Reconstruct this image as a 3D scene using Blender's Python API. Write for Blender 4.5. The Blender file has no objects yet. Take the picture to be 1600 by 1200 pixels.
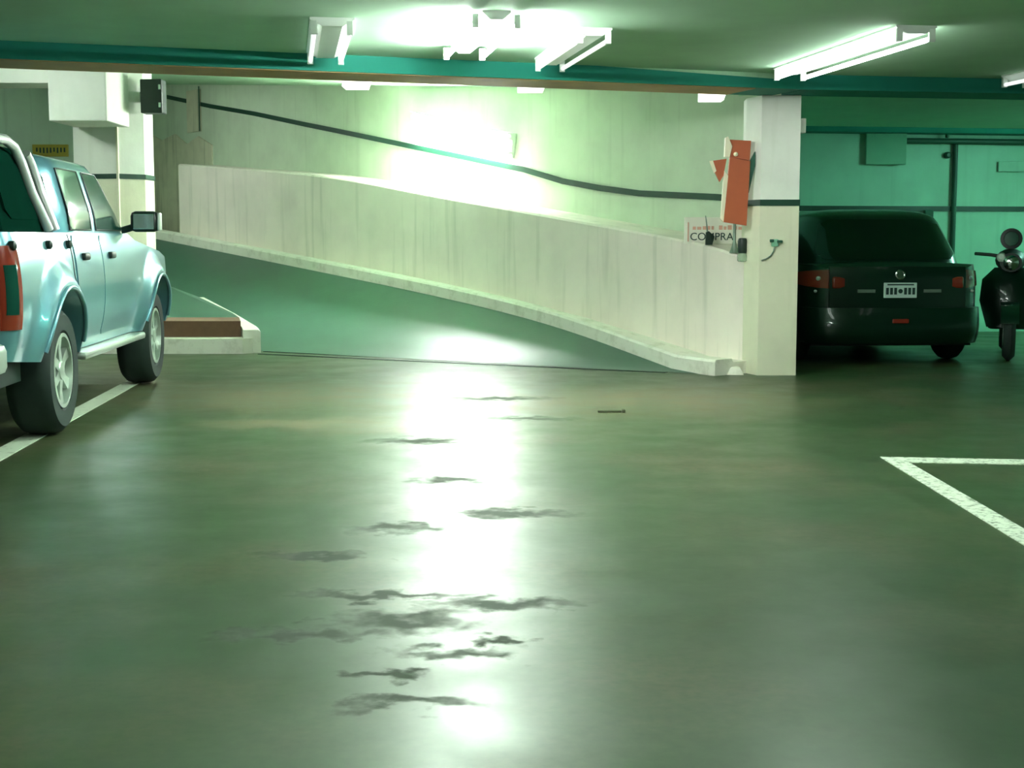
import bpy, bmesh, math, random
from mathutils import Vector, Matrix
random.seed(7)
scene = bpy.context.scene
C = scene.collection
R = math.radians

# ------------------------------------------------------------------ camera, world, exposure
cam = bpy.data.objects.new('camera', bpy.data.cameras.new('camera'))
C.objects.link(cam); scene.camera = cam
cam.data.sensor_width = 36.0
cam.data.lens = 36.0 * 2200.0 / 1600.0
cam.data.clip_start = 0.05
cam.location = (0, 0, 1.15)
cam.rotation_euler = (R(90) - math.atan(230.0 / 2200.0), 0, 0)
world = bpy.data.worlds.new('garage_air'); scene.world = world
world.use_nodes = True
world.node_tree.nodes['Background'].inputs[0].default_value = (0.25, 0.6, 0.38, 1)
world.node_tree.nodes['Background'].inputs[1].default_value = 0.05
vs = scene.view_settings
vs.view_transform = 'Standard'; vs.look = 'None'; vs.gamma = 1.0; vs.exposure = 2.6
vs.use_curve_mapping = False
TUBE = (0.96, 1.0, 0.98)
BAYFILL = (0.40, 1.0, 0.82)
scene.cycles.max_bounces = 7
scene.cycles.diffuse_bounces = 4
scene.cycles.glossy_bounces = 3
E_MAIN = 58.0      # tube lamp on the ramp wall
E_CEIL = 48.0      # lit ceiling battens
E_WEAK = 0.15      # tired ceiling battens

# ------------------------------------------------------------------ materials
def lin(c):
    return tuple(((x / 255.0) / 12.92 if x <= 10 else ((x / 255.0 + 0.055) / 1.055) ** 2.4) for x in c)

def base_mat(name):
    m = bpy.data.materials.new(name); m.use_nodes = True
    nt = m.node_tree
    return m, nt, nt.nodes['Principled BSDF']

def noise(nt, scale, detail=4, vec=None, rough=0.55, stretch=None):
    tc = nt.nodes.new('ShaderNodeTexCoord')
    src = tc.outputs['Object']
    if stretch:
        mp = nt.nodes.new('ShaderNodeMapping'); mp.inputs['Scale'].default_value = stretch
        nt.links.new(src, mp.inputs['Vector']); src = mp.outputs['Vector']
    n = nt.nodes.new('ShaderNodeTexNoise')
    n.inputs['Scale'].default_value = scale; n.inputs['Detail'].default_value = detail
    n.inputs['Roughness'].default_value = rough
    nt.links.new(src, n.inputs['Vector'])
    return n.outputs['Fac']

def ramp(nt, fac, p0, p1, c0=(0, 0, 0, 1), c1=(1, 1, 1, 1)):
    r = nt.nodes.new('ShaderNodeValToRGB')
    r.color_ramp.elements[0].position = p0; r.color_ramp.elements[1].position = p1
    r.color_ramp.elements[0].color = c0; r.color_ramp.elements[1].color = c1
    nt.links.new(fac, r.inputs['Fac'])
    return r.outputs['Color']

def mixc(nt, fac, a, b):
    m = nt.nodes.new('ShaderNodeMix'); m.data_type = 'RGBA'
    if hasattr(fac, 'is_linked'): nt.links.new(fac, m.inputs[0])
    else: m.inputs[0].default_value = fac
    for v, s in ((a, m.inputs[6]), (b, m.inputs[7])):
        if hasattr(v, 'is_linked'): nt.links.new(v, s)
        else: s.default_value = (*v, 1)
    return m.outputs[2]

def bump(nt, p, fac, strength=0.2, dist=0.01):
    b = nt.nodes.new('ShaderNodeBump'); b.inputs['Strength'].default_value = strength
    b.inputs['Distance'].default_value = dist
    nt.links.new(fac, b.inputs['Height']); nt.links.new(b.outputs['Normal'], p.inputs['Normal'])

def mat(name, col, rough=0.6, metal=0.0, var=0.12, scale=6.0, coat=0.0, bmp=0.0, spec=None):
    m, nt, p = base_mat(name)
    dark = tuple(x * (1 - var) for x in col); light = tuple(min(1, x * (1 + var)) for x in col)
    f = noise(nt, scale)
    nt.links.new(mixc(nt, f, dark, light), p.inputs['Base Color'])
    p.inputs['Roughness'].default_value = rough; p.inputs['Metallic'].default_value = metal
    p.inputs['Coat Weight'].default_value = coat
    p.inputs['Coat Roughness'].default_value = 0.06
    if spec is not None: p.inputs['Specular IOR Level'].default_value = spec
    if bmp: bump(nt, p, noise(nt, scale * 8), bmp, 0.004)
    return m

def emit(name, col, s):
    m, nt, p = base_mat(name)
    p.inputs['Base Color'].default_value = (0.8, 0.85, 0.8, 1)
    f = noise(nt, 3.0)
    nt.links.new(mixc(nt, f, tuple(x * 0.97 for x in col), col), p.inputs['Emission Color'])
    p.inputs['Emission Strength'].default_value = s
    return m

def plaster(name, col, dirt, streak=0.5, scale=2.0, rough=0.75):
    m, nt, p = base_mat(name)
    f1 = ramp(nt, noise(nt, scale, 6), 0.42, 0.75)
    f2 = ramp(nt, noise(nt, 3.0, 5, stretch=(2.6, 2.6, 0.16)), 0.56, 0.80)
    c = mixc(nt, f1, col, tuple(x * 0.86 for x in col))
    mm = nt.nodes.new('ShaderNodeMath'); mm.operation = 'MULTIPLY'; mm.inputs[1].default_value = streak
    nt.links.new(f2, mm.inputs[0])
    nt.links.new(mixc(nt, mm.outputs[0], c, dirt), p.inputs['Base Color'])
    p.inputs['Roughness'].default_value = rough
    bump(nt, p, noise(nt, 22, 6), 0.25, 0.006)
    return m

def floor_mat():
    m, nt, p = base_mat('polished_concrete')
    tc = nt.nodes.new('ShaderNodeTexCoord')
    big = noise(nt, 0.55, 5); mid = noise(nt, 2.6, 6); fine = noise(nt, 26, 5)
    scr = noise(nt, 3.0, 4, stretch=(5.0, 0.35, 1))
    col = mixc(nt, ramp(nt, big, 0.35, 0.68), (.030, .068, .024), (.054, .080, .034))
    col = mixc(nt, ramp(nt, noise(nt, 0.8, 4), 0.46, 0.70), col, (.120, .096, .054))
    col = mixc(nt, ramp(nt, fine, 0.25, 0.8), col, (.032, .060, .022))
    # worn and oily blotches with a shape of their own: x, y, half width, half depth
    stains = [(-0.32, 4.15, .17, .10), (-0.02, 4.33, .20, .06), (-0.42, 4.45, .24, .045), (-0.14, 3.82, .13, .05),
              (-0.27, 3.38, .12, .045), (-0.62, 4.0, .2, .06), (-0.45, 5.5, .16, .07), (0.0, 5.8, .22, .07),
              (-0.3, 6.6, .14, .08), (-0.55, 7.9, .22, .10), (-0.1, 10.0, .35, .10),
              (-0.05, 3.95, .06, .035), (-0.33, 3.62, .10, .04), (0.12, 8.9, .25, .09), (-0.7, 5.0, .16, .05)]
    wn = nt.nodes.new('ShaderNodeTexNoise'); wn.inputs['Scale'].default_value = 9; wn.inputs['Detail'].default_value = 5
    nt.links.new(tc.outputs['Object'], wn.inputs['Vector'])
    sub = nt.nodes.new('ShaderNodeVectorMath'); sub.operation = 'SUBTRACT'; sub.inputs[1].default_value = (.5, .5, .5)
    nt.links.new(wn.outputs['Color'], sub.inputs[0])
    scl = nt.nodes.new('ShaderNodeVectorMath'); scl.operation = 'SCALE'; scl.inputs['Scale'].default_value = 0.42
    nt.links.new(sub.outputs[0], scl.inputs[0])
    add = nt.nodes.new('ShaderNodeVectorMath'); add.operation = 'ADD'
    nt.links.new(tc.outputs['Object'], add.inputs[0]); nt.links.new(scl.outputs[0], add.inputs[1])
    dusty = [(-1.55, 10.2, 1.3, 1.0), (0.95, 9.9, 1.15, 0.9), (-1.2, 8.6, .7, .35)]
    def blot(x, y, a, b, lo_, hi_, src):
        s1 = nt.nodes.new('ShaderNodeVectorMath'); s1.operation = 'SUBTRACT'; s1.inputs[1].default_value = (x, y, 0)
        nt.links.new(src, s1.inputs[0])
        s2 = nt.nodes.new('ShaderNodeVectorMath'); s2.operation = 'MULTIPLY'; s2.inputs[1].default_value = (1 / a, 1 / b, 0)
        nt.links.new(s1.outputs[0], s2.inputs[0])
        ln = nt.nodes.new('ShaderNodeVectorMath'); ln.operation = 'LENGTH'
        nt.links.new(s2.outputs[0], ln.inputs[0])
        mr = nt.nodes.new('ShaderNodeMapRange'); mr.inputs['From Min'].default_value = lo_; mr.inputs['From Max'].default_value = hi_
        mr.inputs['To Min'].default_value = 1; mr.inputs['To Max'].default_value = 0
        nt.links.new(ln.outputs['Value'], mr.inputs['Value'])
        return mr.outputs[0]
    for (x, y, a, b) in dusty:
        f_ = blot(x, y, a, b, 0.1, 1.4, add.outputs[0])
        mm_ = nt.nodes.new('ShaderNodeMath'); mm_.operation = 'MULTIPLY'
        nt.links.new(f_, mm_.inputs[0]); nt.links.new(ramp(nt, mid, 0.30, 0.62), mm_.inputs[1])
        col = mixc(nt, mm_.outputs[0], col, (.19, .155, .092))
    total = None
    for (x, y, a, b) in stains:
        s1 = nt.nodes.new('ShaderNodeVectorMath'); s1.operation = 'SUBTRACT'; s1.inputs[1].default_value = (x, y, 0)
        nt.links.new(add.outputs[0], s1.inputs[0])
        s2 = nt.nodes.new('ShaderNodeVectorMath'); s2.operation = 'MULTIPLY'; s2.inputs[1].default_value = (1 / a, 1 / b, 0)
        nt.links.new(s1.outputs[0], s2.inputs[0])
        ln = nt.nodes.new('ShaderNodeVectorMath'); ln.operation = 'LENGTH'
        nt.links.new(s2.outputs[0], ln.inputs[0])
        mr = nt.nodes.new('ShaderNodeMapRange'); mr.inputs['From Min'].default_value = 0.45; mr.inputs['From Max'].default_value = 1.5
        mr.inputs['To Min'].default_value = 1; mr.inputs['To Max'].default_value = 0
        nt.links.new(ln.outputs['Value'], mr.inputs['Value'])
        if total is None: total = mr.outputs[0]
        else:
            mx = nt.nodes.new('ShaderNodeMath'); mx.operation = 'MAXIMUM'
            nt.links.new(total, mx.inputs[0]); nt.links.new(mr.outputs[0], mx.inputs[1]); total = mx.outputs[0]
    col = mixc(nt, total, col, (.022, .034, .015))
    nt.links.new(col, p.inputs['Base Color'])
    # gloss: worn tracks smoother, blotches duller
    rb = nt.nodes.new('ShaderNodeMapRange'); rb.inputs['From Min'].default_value = 0.3; rb.inputs['From Max'].default_value = 0.7
    rb.inputs['To Min'].default_value = 0.31; rb.inputs['To Max'].default_value = 0.43
    nt.links.new(mid, rb.inputs['Value'])
    ma = nt.nodes.new('ShaderNodeMath'); ma.operation = 'MULTIPLY_ADD'; ma.inputs[1].default_value = 0.3
    nt.links.new(total, ma.inputs[0]); nt.links.new(rb.outputs[0], ma.inputs[2])
    nt.links.new(ma.outputs[0], p.inputs['Roughness'])
    p.inputs['Specular IOR Level'].default_value = 0.27
    p.inputs['Specular Tint'].default_value = (0.70, 1.0, 0.74, 1)
    h = nt.nodes.new('ShaderNodeMath'); h.operation = 'ADD'
    nt.links.new(mid, h.inputs[0]); nt.links.new(scr, h.inputs[1])
    bump(nt, p, h.outputs[0], 0.05, 0.010)
    return m

def worn_paint(name, col, under, lo=0.5, hi=0.62, scale=26):
    m, nt, p = base_mat(name)
    f = ramp(nt, noise(nt, scale, 7, rough=0.7), lo, hi)
    nt.links.new(mixc(nt, f, col, under), p.inputs['Base Color'])
    p.inputs['Roughness'].default_value = 0.5
    return m

def glass_mat(name, col, alpha, rough=0.03, coat=0.6):
    m, nt, p = base_mat(name)
    f = noise(nt, 2)
    nt.links.new(mixc(nt, f, tuple(x * .9 for x in col), col), p.inputs['Base Color'])
    p.inputs['Roughness'].default_value = rough
    p.inputs['Alpha'].default_value = alpha
    p.inputs['Specular IOR Level'].default_value = 0.5 if coat else 0.18
    p.inputs['Coat Weight'].default_value = coat; p.inputs['Coat Roughness'].default_value = 0.02
    return m

M = {}
M['floor'] = floor_mat()
M['ramp'] = mat('ramp_concrete', lin((60, 98, 80)), 0.42, var=0.16, scale=3, bmp=0.15)
M['wall'] = plaster('pale_green_wall', lin((206, 222, 196)), lin((120, 140, 112)), 0.25)
M['wall_low'] = plaster('beige_parapet', lin((250, 241, 228)), lin((150, 154, 130)), 0.4, 1.4)
M['wall_far'] = plaster('grey_wall', lin((212, 234, 214)), lin((90, 104, 84)), 0.3)
M['wall_stall'] = plaster('teal_wall', lin((165, 212, 186)), lin((120, 170, 142)), 0.3)
M['patch'] = plaster('patched_plaster', lin((214, 214, 186)), lin((120, 126, 98)), 0.8, 5)
M['column'] = plaster('column_white', lin((240, 244, 232)), lin((196, 204, 176)), 0.3)
M['column_low'] = plaster('column_cream', lin((232, 232, 204)), lin((178, 180, 144)), 0.4)
M['stripe'] = mat('dark_green_band', lin((14, 62, 44)), 0.45)
M['ceiling'] = mat('ceiling_concrete', lin((172, 214, 178)), 0.85, var=0.1, scale=3, bmp=0.2)
M['beam'] = mat('beam_shade', lin((22, 132, 114)), 0.8, var=0.15, scale=2.5, bmp=0.2)  # shade on the beam faces is put into this teal base colour
M['soffit_brown'] = mat('brown_soffit', lin((176, 132, 72)), 0.6, var=0.3, scale=4)  # brown tone of the beam underside
M['kerb'] = worn_paint('kerb_white', lin((240, 240, 224)), lin((196, 196, 172)), 0.50, 0.80, 6)
M['brick_face'] = mat('brown_step', lin((104, 76, 54)), 0.8, var=0.35, scale=9, bmp=0.3)
M['line'] = worn_paint('line_white', lin((225, 235, 215)), lin((105, 124, 92)), 0.50, 0.64)
M['line_clean'] = worn_paint('line_pale', lin((205, 222, 196)), lin((120, 138, 106)), 0.56, 0.72, 10)
M['drain'] = mat('drain_iron', lin((18, 48, 36)), 0.5, 0.4)
M['white_metal'] = mat('white_enamel', lin((226, 236, 226)), 0.35, var=0.04)
M['tube_main'] = emit('tube_bright', TUBE, E_MAIN)
M['tube_ceil'] = emit('tube_ceiling', TUBE, E_CEIL)
M['tube_bay_fill'] = emit('tube_bay_fill', BAYFILL, 36.0)  # tubes of the fill lamp added over the bays
M['tube_small'] = emit('diffuser_small', TUBE, 0.35)
M['bar'] = mat('polished_bar', (0.9, 0.95, 0.92), 0.25, 0.6, var=0.03)
M['tube_column'] = emit('tube_column', TUBE, 3.0)
M['tube_near'] = emit('tube_near', TUBE, 9.0)
M['tube_fill'] = emit('tube_fill', TUBE, 18.0)  # tubes of the fill lamps added out of view
M['tube_weak'] = emit('tube_dim', TUBE, E_WEAK)
M['silver'] = mat('silver_blue_paint', lin((108, 164, 174)), 0.30, 0.5, var=0.03, scale=3, coat=0.7)
M['darkpaint'] = mat('dark_green_paint', lin((6, 42, 28)), 0.30, 0.35, var=0.05, scale=3, coat=0.6)
M['chrome'] = mat('chrome', (0.85, 0.9, 0.88), 0.12, 1.0, var=0.03)
M['rubber'] = mat('tyre_rubber', lin((26, 46, 38)), 0.75, var=0.2, scale=20)
M['alloy'] = mat('alloy', lin((190, 205, 192)), 0.35, 0.7, var=0.05)
M['black'] = mat('black_plastic', lin((12, 38, 28)), 0.5, var=0.1)
M['canvas'] = mat('black_canopy', lin((8, 40, 30)), 0.5, var=0.2, scale=5, spec=0.0)
M['glass'] = glass_mat('tinted_glass', lin((28, 80, 66)), 0.86)
M['glass_clear'] = glass_mat('green_glass', lin((22, 72, 58)), 0.97, 0.12, 0.0)
M['glass_dark'] = glass_mat('dark_glass', lin((4, 30, 18)), 0.95)
M['red_lens'] = mat('red_lens', lin((132, 48, 32)), 0.15, coat=0.8, var=0.1)
M['clear_lens'] = mat('clear_lens', lin((200, 220, 205)), 0.1, coat=0.8, var=0.05)
M['plate'] = mat('plate_white', lin((190, 220, 205)), 0.4, var=0.05)
M['ink'] = mat('dark_ink', lin((24, 56, 48)), 0.6)
M['red_ink'] = mat('faded_red_ink', lin((224, 170, 150)), 0.6)
M['red_box'] = mat('orange_red_paint', lin((178, 88, 50)), 0.55, var=0.12, scale=9)
M['pale_edge'] = mat('lit_edge', lin((235, 226, 196)), 0.4, var=0.05)  # pale tone paints the light caught by the sign's edges
M['sign'] = mat('sign_board', lin((238, 236, 222)), 0.5, var=0.03)
M['grey_metal'] = mat('grey_metal', lin((120, 140, 126)), 0.4, 0.5)
M['yellow'] = mat('yellow_board', lin((176, 160, 60)), 0.6, var=0.2)
M['jar'] = glass_mat('jar_glass', lin((150, 180, 150)), 0.55)
M['scrap'] = mat('scrap_dark', lin((72, 78, 52)), 0.6)
M['conduit'] = mat('conduit_dark', lin((26, 84, 62)), 0.5)
M['panel'] = mat('panel_teal', lin((130, 190, 158)), 0.6)
M['seat'] = mat('seat_vinyl', lin((14, 36, 28)), 0.5)

# ------------------------------------------------------------------ mesh helpers
class MB:
    def __init__(s): s.v = []; s.f = []
    def add(s, vs, fs):
        o = len(s.v); s.v += [tuple(p) for p in vs]; s.f += [tuple(i + o for i in f) for f in fs]; return s
    def box(s, a, b, bev=0.0, mtx=None):
        bm = bmesh.new(); bmesh.ops.create_cube(bm, size=1)
        sz = [b[i] - a[i] for i in range(3)]; ce = [(a[i] + b[i]) / 2 for i in range(3)]
        for v in bm.verts: v.co = Vector((v.co.x * sz[0] + ce[0], v.co.y * sz[1] + ce[1], v.co.z * sz[2] + ce[2]))
        if bev: bmesh.ops.bevel(bm, geom=bm.edges[:], offset=bev, segments=2, affect='EDGES', profile=0.5)
        return s.bm(bm, mtx)
    def bm(s, bm, mtx=None):
        bm.verts.ensure_lookup_table(); bm.verts.index_update()
        vs = [(mtx @ v.co if mtx else v.co.copy()) for v in bm.verts]
        s.add(vs, [[v.index for v in f.verts] for f in bm.faces]); bm.free(); return s
    def tube(s, pts, r, n=10, cap=True):
        pts = [Vector(p) for p in pts]; rings = []
        rr = r if isinstance(r, (list, tuple)) else [r] * len(pts)
        up0 = None
        for i, p in enumerate(pts):
            d = (pts[min(i + 1, len(pts) - 1)] - pts[max(i - 1, 0)]).normalized()
            up = Vector((0, 0, 1)) if abs(d.z) < 0.9 else Vector((1, 0, 0))
            if up0 is not None: up = up0
            a = d.cross(up).normalized(); b = a.cross(d).normalized(); up0 = b
            rings.append([p + (a * math.cos(2 * math.pi * k / n) + b * math.sin(2 * math.pi * k / n)) * rr[i] for k in range(n)])
        return s.loft(rings, cap)
    def loft(s, rings, cap=True, closed=True):
        n = len(rings[0]); vs = [p for r in rings for p in r]; fs = []
        for i in range(len(rings) - 1):
            for k in range(n if closed else n - 1):
                k2 = (k + 1) % n
                fs.append((i * n + k, i * n + k2, (i + 1) * n + k2, (i + 1) * n + k))
        if cap: fs.append(tuple(range(n - 1, -1, -1))); fs.append(tuple(range((len(rings) - 1) * n, len(rings) * n)))
        return s.add(vs, fs)
    def lathe(s, prof, axis_o, axis, n=32, cap=True):
        axis = Vector(axis).normalized(); o = Vector(axis_o)
        t = Vector((0, 0, 1)) if abs(axis.z) < 0.9 else Vector((1, 0, 0))
        a = axis.cross(t).normalized(); b = axis.cross(a)
        rings = [[o + axis * h + (a * math.cos(2 * math.pi * k / n) + b * math.sin(2 * math.pi * k / n)) * r for k in range(n)] for (r, h) in prof]
        return s.loft(rings, cap)
    def prism(s, poly, z0, z1):
        n = len(poly)
        return s.add([(x, y, z0) for x, y in poly] + [(x, y, z1) for x, y in poly],
                     [tuple(range(n - 1, -1, -1)), tuple(range(n, 2 * n))] + [(i, (i + 1) % n, n + (i + 1) % n, n + i) for i in range(n)])
    def grid(s, P, flip=False):
        r = len(P); c = len(P[0])
        fs = []
        for i in range(r - 1):
            for j in range(c - 1):
                q = (i * c + j, i * c + j + 1, (i + 1) * c + j + 1, (i + 1) * c + j)
                fs.append(q[::-1] if flip else q)
        return s.add([p for row in P for p in row], fs)
    def build(s, name, m, parent=None, smooth=None, loc=None, rotz=None):
        me = bpy.data.meshes.new(name); me.from_pydata(s.v, [], s.f); me.validate(); me.update()
        bm = bmesh.new(); bm.from_mesh(me)
        bmesh.ops.recalc_face_normals(bm, faces=bm.faces[:])
        if smooth is not None:
            for f in bm.faces: f.smooth = True
            for e in bm.edges:
                if len(e.link_faces) == 2 and e.calc_face_angle(0) > R(smooth): e.smooth = False
        bm.to_mesh(me); bm.free()
        ms = m if isinstance(m, (list, tuple)) else [m]
        for x in ms: me.materials.append(M[x] if isinstance(x, str) else x)
        o = bpy.data.objects.new(name, me); C.objects.link(o)
        if parent: o.parent = parent
        if loc is not None: o.location = loc
        if rotz is not None: o.rotation_euler = (0, 0, rotz)
        return o

def tag(o, label, cat, group=None, kind=None):
    o['label'] = label; o['category'] = cat
    if group: o['group'] = group
    if kind: o['kind'] = kind
    return o
def struct(o, label, cat): return tag(o, label, cat, kind='structure')
def empty(name, loc, rotz=0.0):
    o = bpy.data.objects.new(name, None); C.objects.link(o); o.location = loc; o.rotation_euler = (0, 0, rotz)
    o.empty_display_size = 0.2
    return o
def lerp(a, b, t): return a + (b - a) * t
def interp(tab, x):
    if x <= tab[0][0]: return tab[0][1]
    for (x0, y0), (x1, y1) in zip(tab, tab[1:]):
        if x <= x1:
            t = (x - x0) / (x1 - x0); return y0 + (y1 - y0) * t
    return tab[-1][1]
def sstep(t):
    t = max(0.0, min(1.0, t)); return t * t * (3 - 2 * t)

# ------------------------------------------------------------------ the setting
# ramp wall base line (front face of the thick parapet): x, y, base z, top z
PW = [(2.02, 11.90, 0.055, 0.955), (1.94, 12.0, 0.07, 0.985), (1.60, 12.6, 0.17, 1.105), (0.635, 14.0, 0.40, 1.307), (-0.705, 15.6, 0.64, 1.575),
      (-2.385, 17.6, 0.885, 1.905), (-4.83, 20.6, 1.22, 2.20), (-6.6, 22.8, 1.46, 2.44)]
def smooth_line(pts, n=8):
    out = []
    for i in range(len(pts) - 1):
        p0 = Vector(pts[max(i - 1, 0)]); p1 = Vector(pts[i]); p2 = Vector(pts[i + 1]); p3 = Vector(pts[min(i + 2, len(pts) - 1)])
        for k in range(n):
            t = k / n
            out.append(0.5 * ((2 * p1) + (p2 - p0) * t + (2 * p0 - 5 * p1 + 4 * p2 - p3) * t * t + (3 * p1 - p0 - 3 * p2 + p3) * t ** 3))
    out.append(Vector(pts[-1])); return out
PWs = smooth_line([Vector(p) for p in PW])
ND = Vector((0.785, 0.62, 0))          # away from the ramp, into the wall
LEDGE = 0.62
def off(p, d): return (p[0] + ND.x * d, p[1] + ND.y * d)

# ground slab, cut along the foot of the ramp so that nothing lies under the wheels of the slope
fl = MB(); fl.prism([(-12, -9), (12, -9), (12, 24), (-12, 24)], -0.2, 0.0)
struct(fl.build('floor', 'floor'), 'polished green brown concrete garage floor with dark blotches', 'floor')

# ramp surface, lofted between the island kerb and the wall kerb
right_edge = []
for p in PWs:
    w = lerp(0.42, 0.22, sstep((p[1] - 12.0) / 3.0))
    q = off(p, -w); right_edge.append((q[0], q[1], max(0.004, p[2] - 0.13)))
right_edge[0] = (1.72, 11.72, 0.004)
left_tab = [(-2.56, 14.16, 0.004), (-2.95, 15.1, 0.10), (-3.62, 16.4, 0.25), (-4.5, 17.8, 0.45), (-6.0, 20.0, 0.76), (-8.2, 22.6, 1.12)]
left_edge = smooth_line([Vector(p) for p in left_tab], 8)
NN = 40
def resample(L, n):
    L = [Vector(p) for p in L]; d = [0]
    for a, b in zip(L, L[1:]): d.append(d[-1] + (b - a).length)
    out = []
    for i in range(n + 1):
        t = d[-1] * i / n; k = max(j for j in range(len(d)) if d[j] <= t + 1e-9); k = min(k, len(L) - 2)
        out.append(L[k].lerp(L[k + 1], (t - d[k]) / max(1e-9, d[k + 1] - d[k])))
    return out
Rr = resample(right_edge, NN); Lr = resample(left_edge, NN)
g = []
for a, b in zip(Lr, Rr): g.append([a.lerp(b, k / 12) for k in range(13)])
rb = MB(); rb.grid(g)
rb.grid([[Vector((p.x, p.y, -0.05)) for p in row] for row in g], True)
struct(rb.build('ramp', 'ramp', smooth=40), 'smooth dark concrete car ramp climbing away behind the kerbs', 'ramp')
dr = MB()
for s_, w_ in ((0.0, 0.10), (0.30, 0.06)):
    a = Vector((-2.50, 14.10 - s_)); b = Vector((1.30, 12.12 - s_ * 0.75)); n_ = Vector((0.45, 0.89)) * w_
    dr.prism([(a.x, a.y), (b.x, b.y), (b.x + n_.x, b.y + n_.y), (a.x + n_.x, a.y + n_.y)], 0.0, 0.006)
tag(dr.build('drain_channel', 'drain'), 'narrow dark drain channel crossing the floor at the ramp foot', 'drain')

# parapet: thick low wall whose top makes a ledge
pb = MB()
i_end = [i for i, p in enumerate(PWs) if p[1] <= 20.7][-1]
rings = []
for p in PWs[:i_end + 1]:
    b = off(p, LEDGE)
    rings.append([(p[0], p[1], p[2] - 0.12), (p[0], p[1], p[3] - 0.02), (*off(p, 0.02), p[3]), (b[0], b[1], p[3]), (b[0], b[1], p[2] - 0.12)])
# keep the ledge clear of the stall on the far side of the column
for i, r in enumerate(rings):
    rings[i] = [(min(x, 2.42), y, z) for (x, y, z) in r]
pb.loft(rings)
struct(pb.build('wall_parapet', 'wall_low', smooth=30), 'thick beige parapet wall with drip stains rising along the ramp', 'wall')

# tall wall behind the ledge
wl = []
for p in PWs:
    b = off(p, LEDGE - 0.01)
    if b[0] < 2.42: wl.append(b)
wl = [(2.42, 12.36)] + wl
wb = MB(); wr = []
for i, q in enumerate(wl):
    wr.append([(q[0], q[1], -0.1), (q[0], q[1], 4.2), (q[0] + ND.x * .2, q[1] + ND.y * .2, 4.2), (q[0] + ND.x * .2, q[1] + ND.y * .2, -0.1)])
wr = [[(min(x, 2.44), y, z) for (x, y, z) in r] for r in wr]
wb.loft(wr)
struct(wb.build('wall_ramp', 'wall', smooth=30), 'pale green painted wall behind the ramp parapet', 'wall')
# patched plaster beyond the parapet's end
pt = MB()
e0 = PWs[i_end]; e1 = PWs[-1]
for (t0, t1, z0, z1) in ((0.04, 1.0, 0.9, 2.75),):
    a = Vector(off(e0, LEDGE - 0.035)).lerp(Vector(off(e1, LEDGE - 0.035)), t0); b = Vector(off(e0, LEDGE - 0.035)).lerp(Vector(off(e1, LEDGE - 0.035)), t1)
    prof = [(0, z0), (1, z0), (1, z1), (.8, z1 + .05), (.62, z1 - .10), (.45, z1 - .02), (.3, z1 - .2), (.16, z1 - .1), (0, z1 - .25)]
    n = len(prof); vv = []
    for d in (0, 0.03):
        for (t, z) in prof:
            q = a.lerp(b, t); vv.append((q.x + ND.x * d, q.y + ND.y * d, z))
    pt.add(vv, [tuple(range(n)), tuple(range(2 * n - 1, n - 1, -1))] + [(i, (i + 1) % n, n + (i + 1) % n, n + i) for i in range(n)])
struct(pt.build('wall_patch', 'patch'), 'rough patched plaster area at the upper end of the parapet', 'wall')

# kerb along the parapet
kb = MB(); rings = []
for i, p in enumerate(PWs):
    if i == 0: continue
    e = right_edge[i]; z = p[2]
    wtop = 0.10
    o = Vector((e[0], e[1])); inn = Vector((p[0], p[1])); d = (inn - o).normalized()
    a = o; b = o + d * 0.015; c = o + d * (0.20 if p[1] < 14 else 0.16)
    c2 = c + d * 0.02
    zt = e[2] + 0.13
    rings.append([(a.x, a.y, -0.02), (a.x, a.y, zt - 0.02), (b.x, b.y, zt), (c.x, c.y, zt), (c2.x, c2.y, zt - 0.03), (inn.x + .02, inn.y + .01, zt - 0.03), (inn.x + .02, inn.y + .01, -0.02)])
kb.loft(rings)
struct(kb.build('kerb_wall_side', 'kerb', smooth=30), 'worn white kerb running along the foot of the parapet', 'kerb')
# broken nose of the kerb beside the column
kn = MB()
poly = [(1.50, 11.99), (1.56, 11.83), (1.72, 11.74), (1.94, 11.72), (1.96, 11.98), (1.80, 12.12)]
top = [(x + (1.75 - x) * .16, y + (11.9 - y) * .16) for x, y in poly]
n = len(poly)
kn.add([(x, y, 0) for x, y in poly] + [(x, y, (.10, .085, .05, .06, .07, .11)[i]) for i, (x, y) in enumerate(top)],
       [tuple(range(n - 1, -1, -1)), tuple(range(n, 2 * n))] + [(i, (i + 1) % n, n + (i + 1) % n, n + i) for i in range(n)])
struct(kn.build('kerb_end', 'kerb'), 'chipped white kerb end beside the cream column', 'kerb')

# island at the left of the ramp: white kerb front, brown step, kerbs up the ramp
ib = MB(); ib.prism([(-6.5, 13.86), (-2.66, 13.86), (-2.58, 13.93), (-2.56, 14.05), (-2.66, 14.16), (-6.5, 14.16)], 0, 0.15)
struct(ib.build('kerb_island_front', 'kerb'), 'white island kerb with a rounded nose behind the pickup', 'kerb')
ib = MB(); ib.prism([(-6.5, 14.10), (-2.72, 14.10), (-2.86, 14.75), (-6.5, 14.75)], 0, 0.31)
struct(ib.build('island_step', 'brick_face'), 'dark brown raised step behind the island kerb', 'step')
ib = MB()
top = [(-2.86, 14.75, .31), (-3.0, 15.1, .34), (-3.66, 16.4, .46), (-4.55, 17.8, .62), (-6.5, 17.8, .62), (-6.5, 14.75, .31)]
n = len(top)
ib.add([(x, y, 0) for x, y, z in top] + top, [tuple(range(n - 1, -1, -1)), (6, 7, 8), (6, 8, 9), (6, 9, 10), (6, 10, 11)] + [(i, (i + 1) % n, n + (i + 1) % n, n + i) for i in range(n)])
struct(ib.build('island_top', 'ramp'), 'dark raised island surface rising beside the ramp', 'island')
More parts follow.
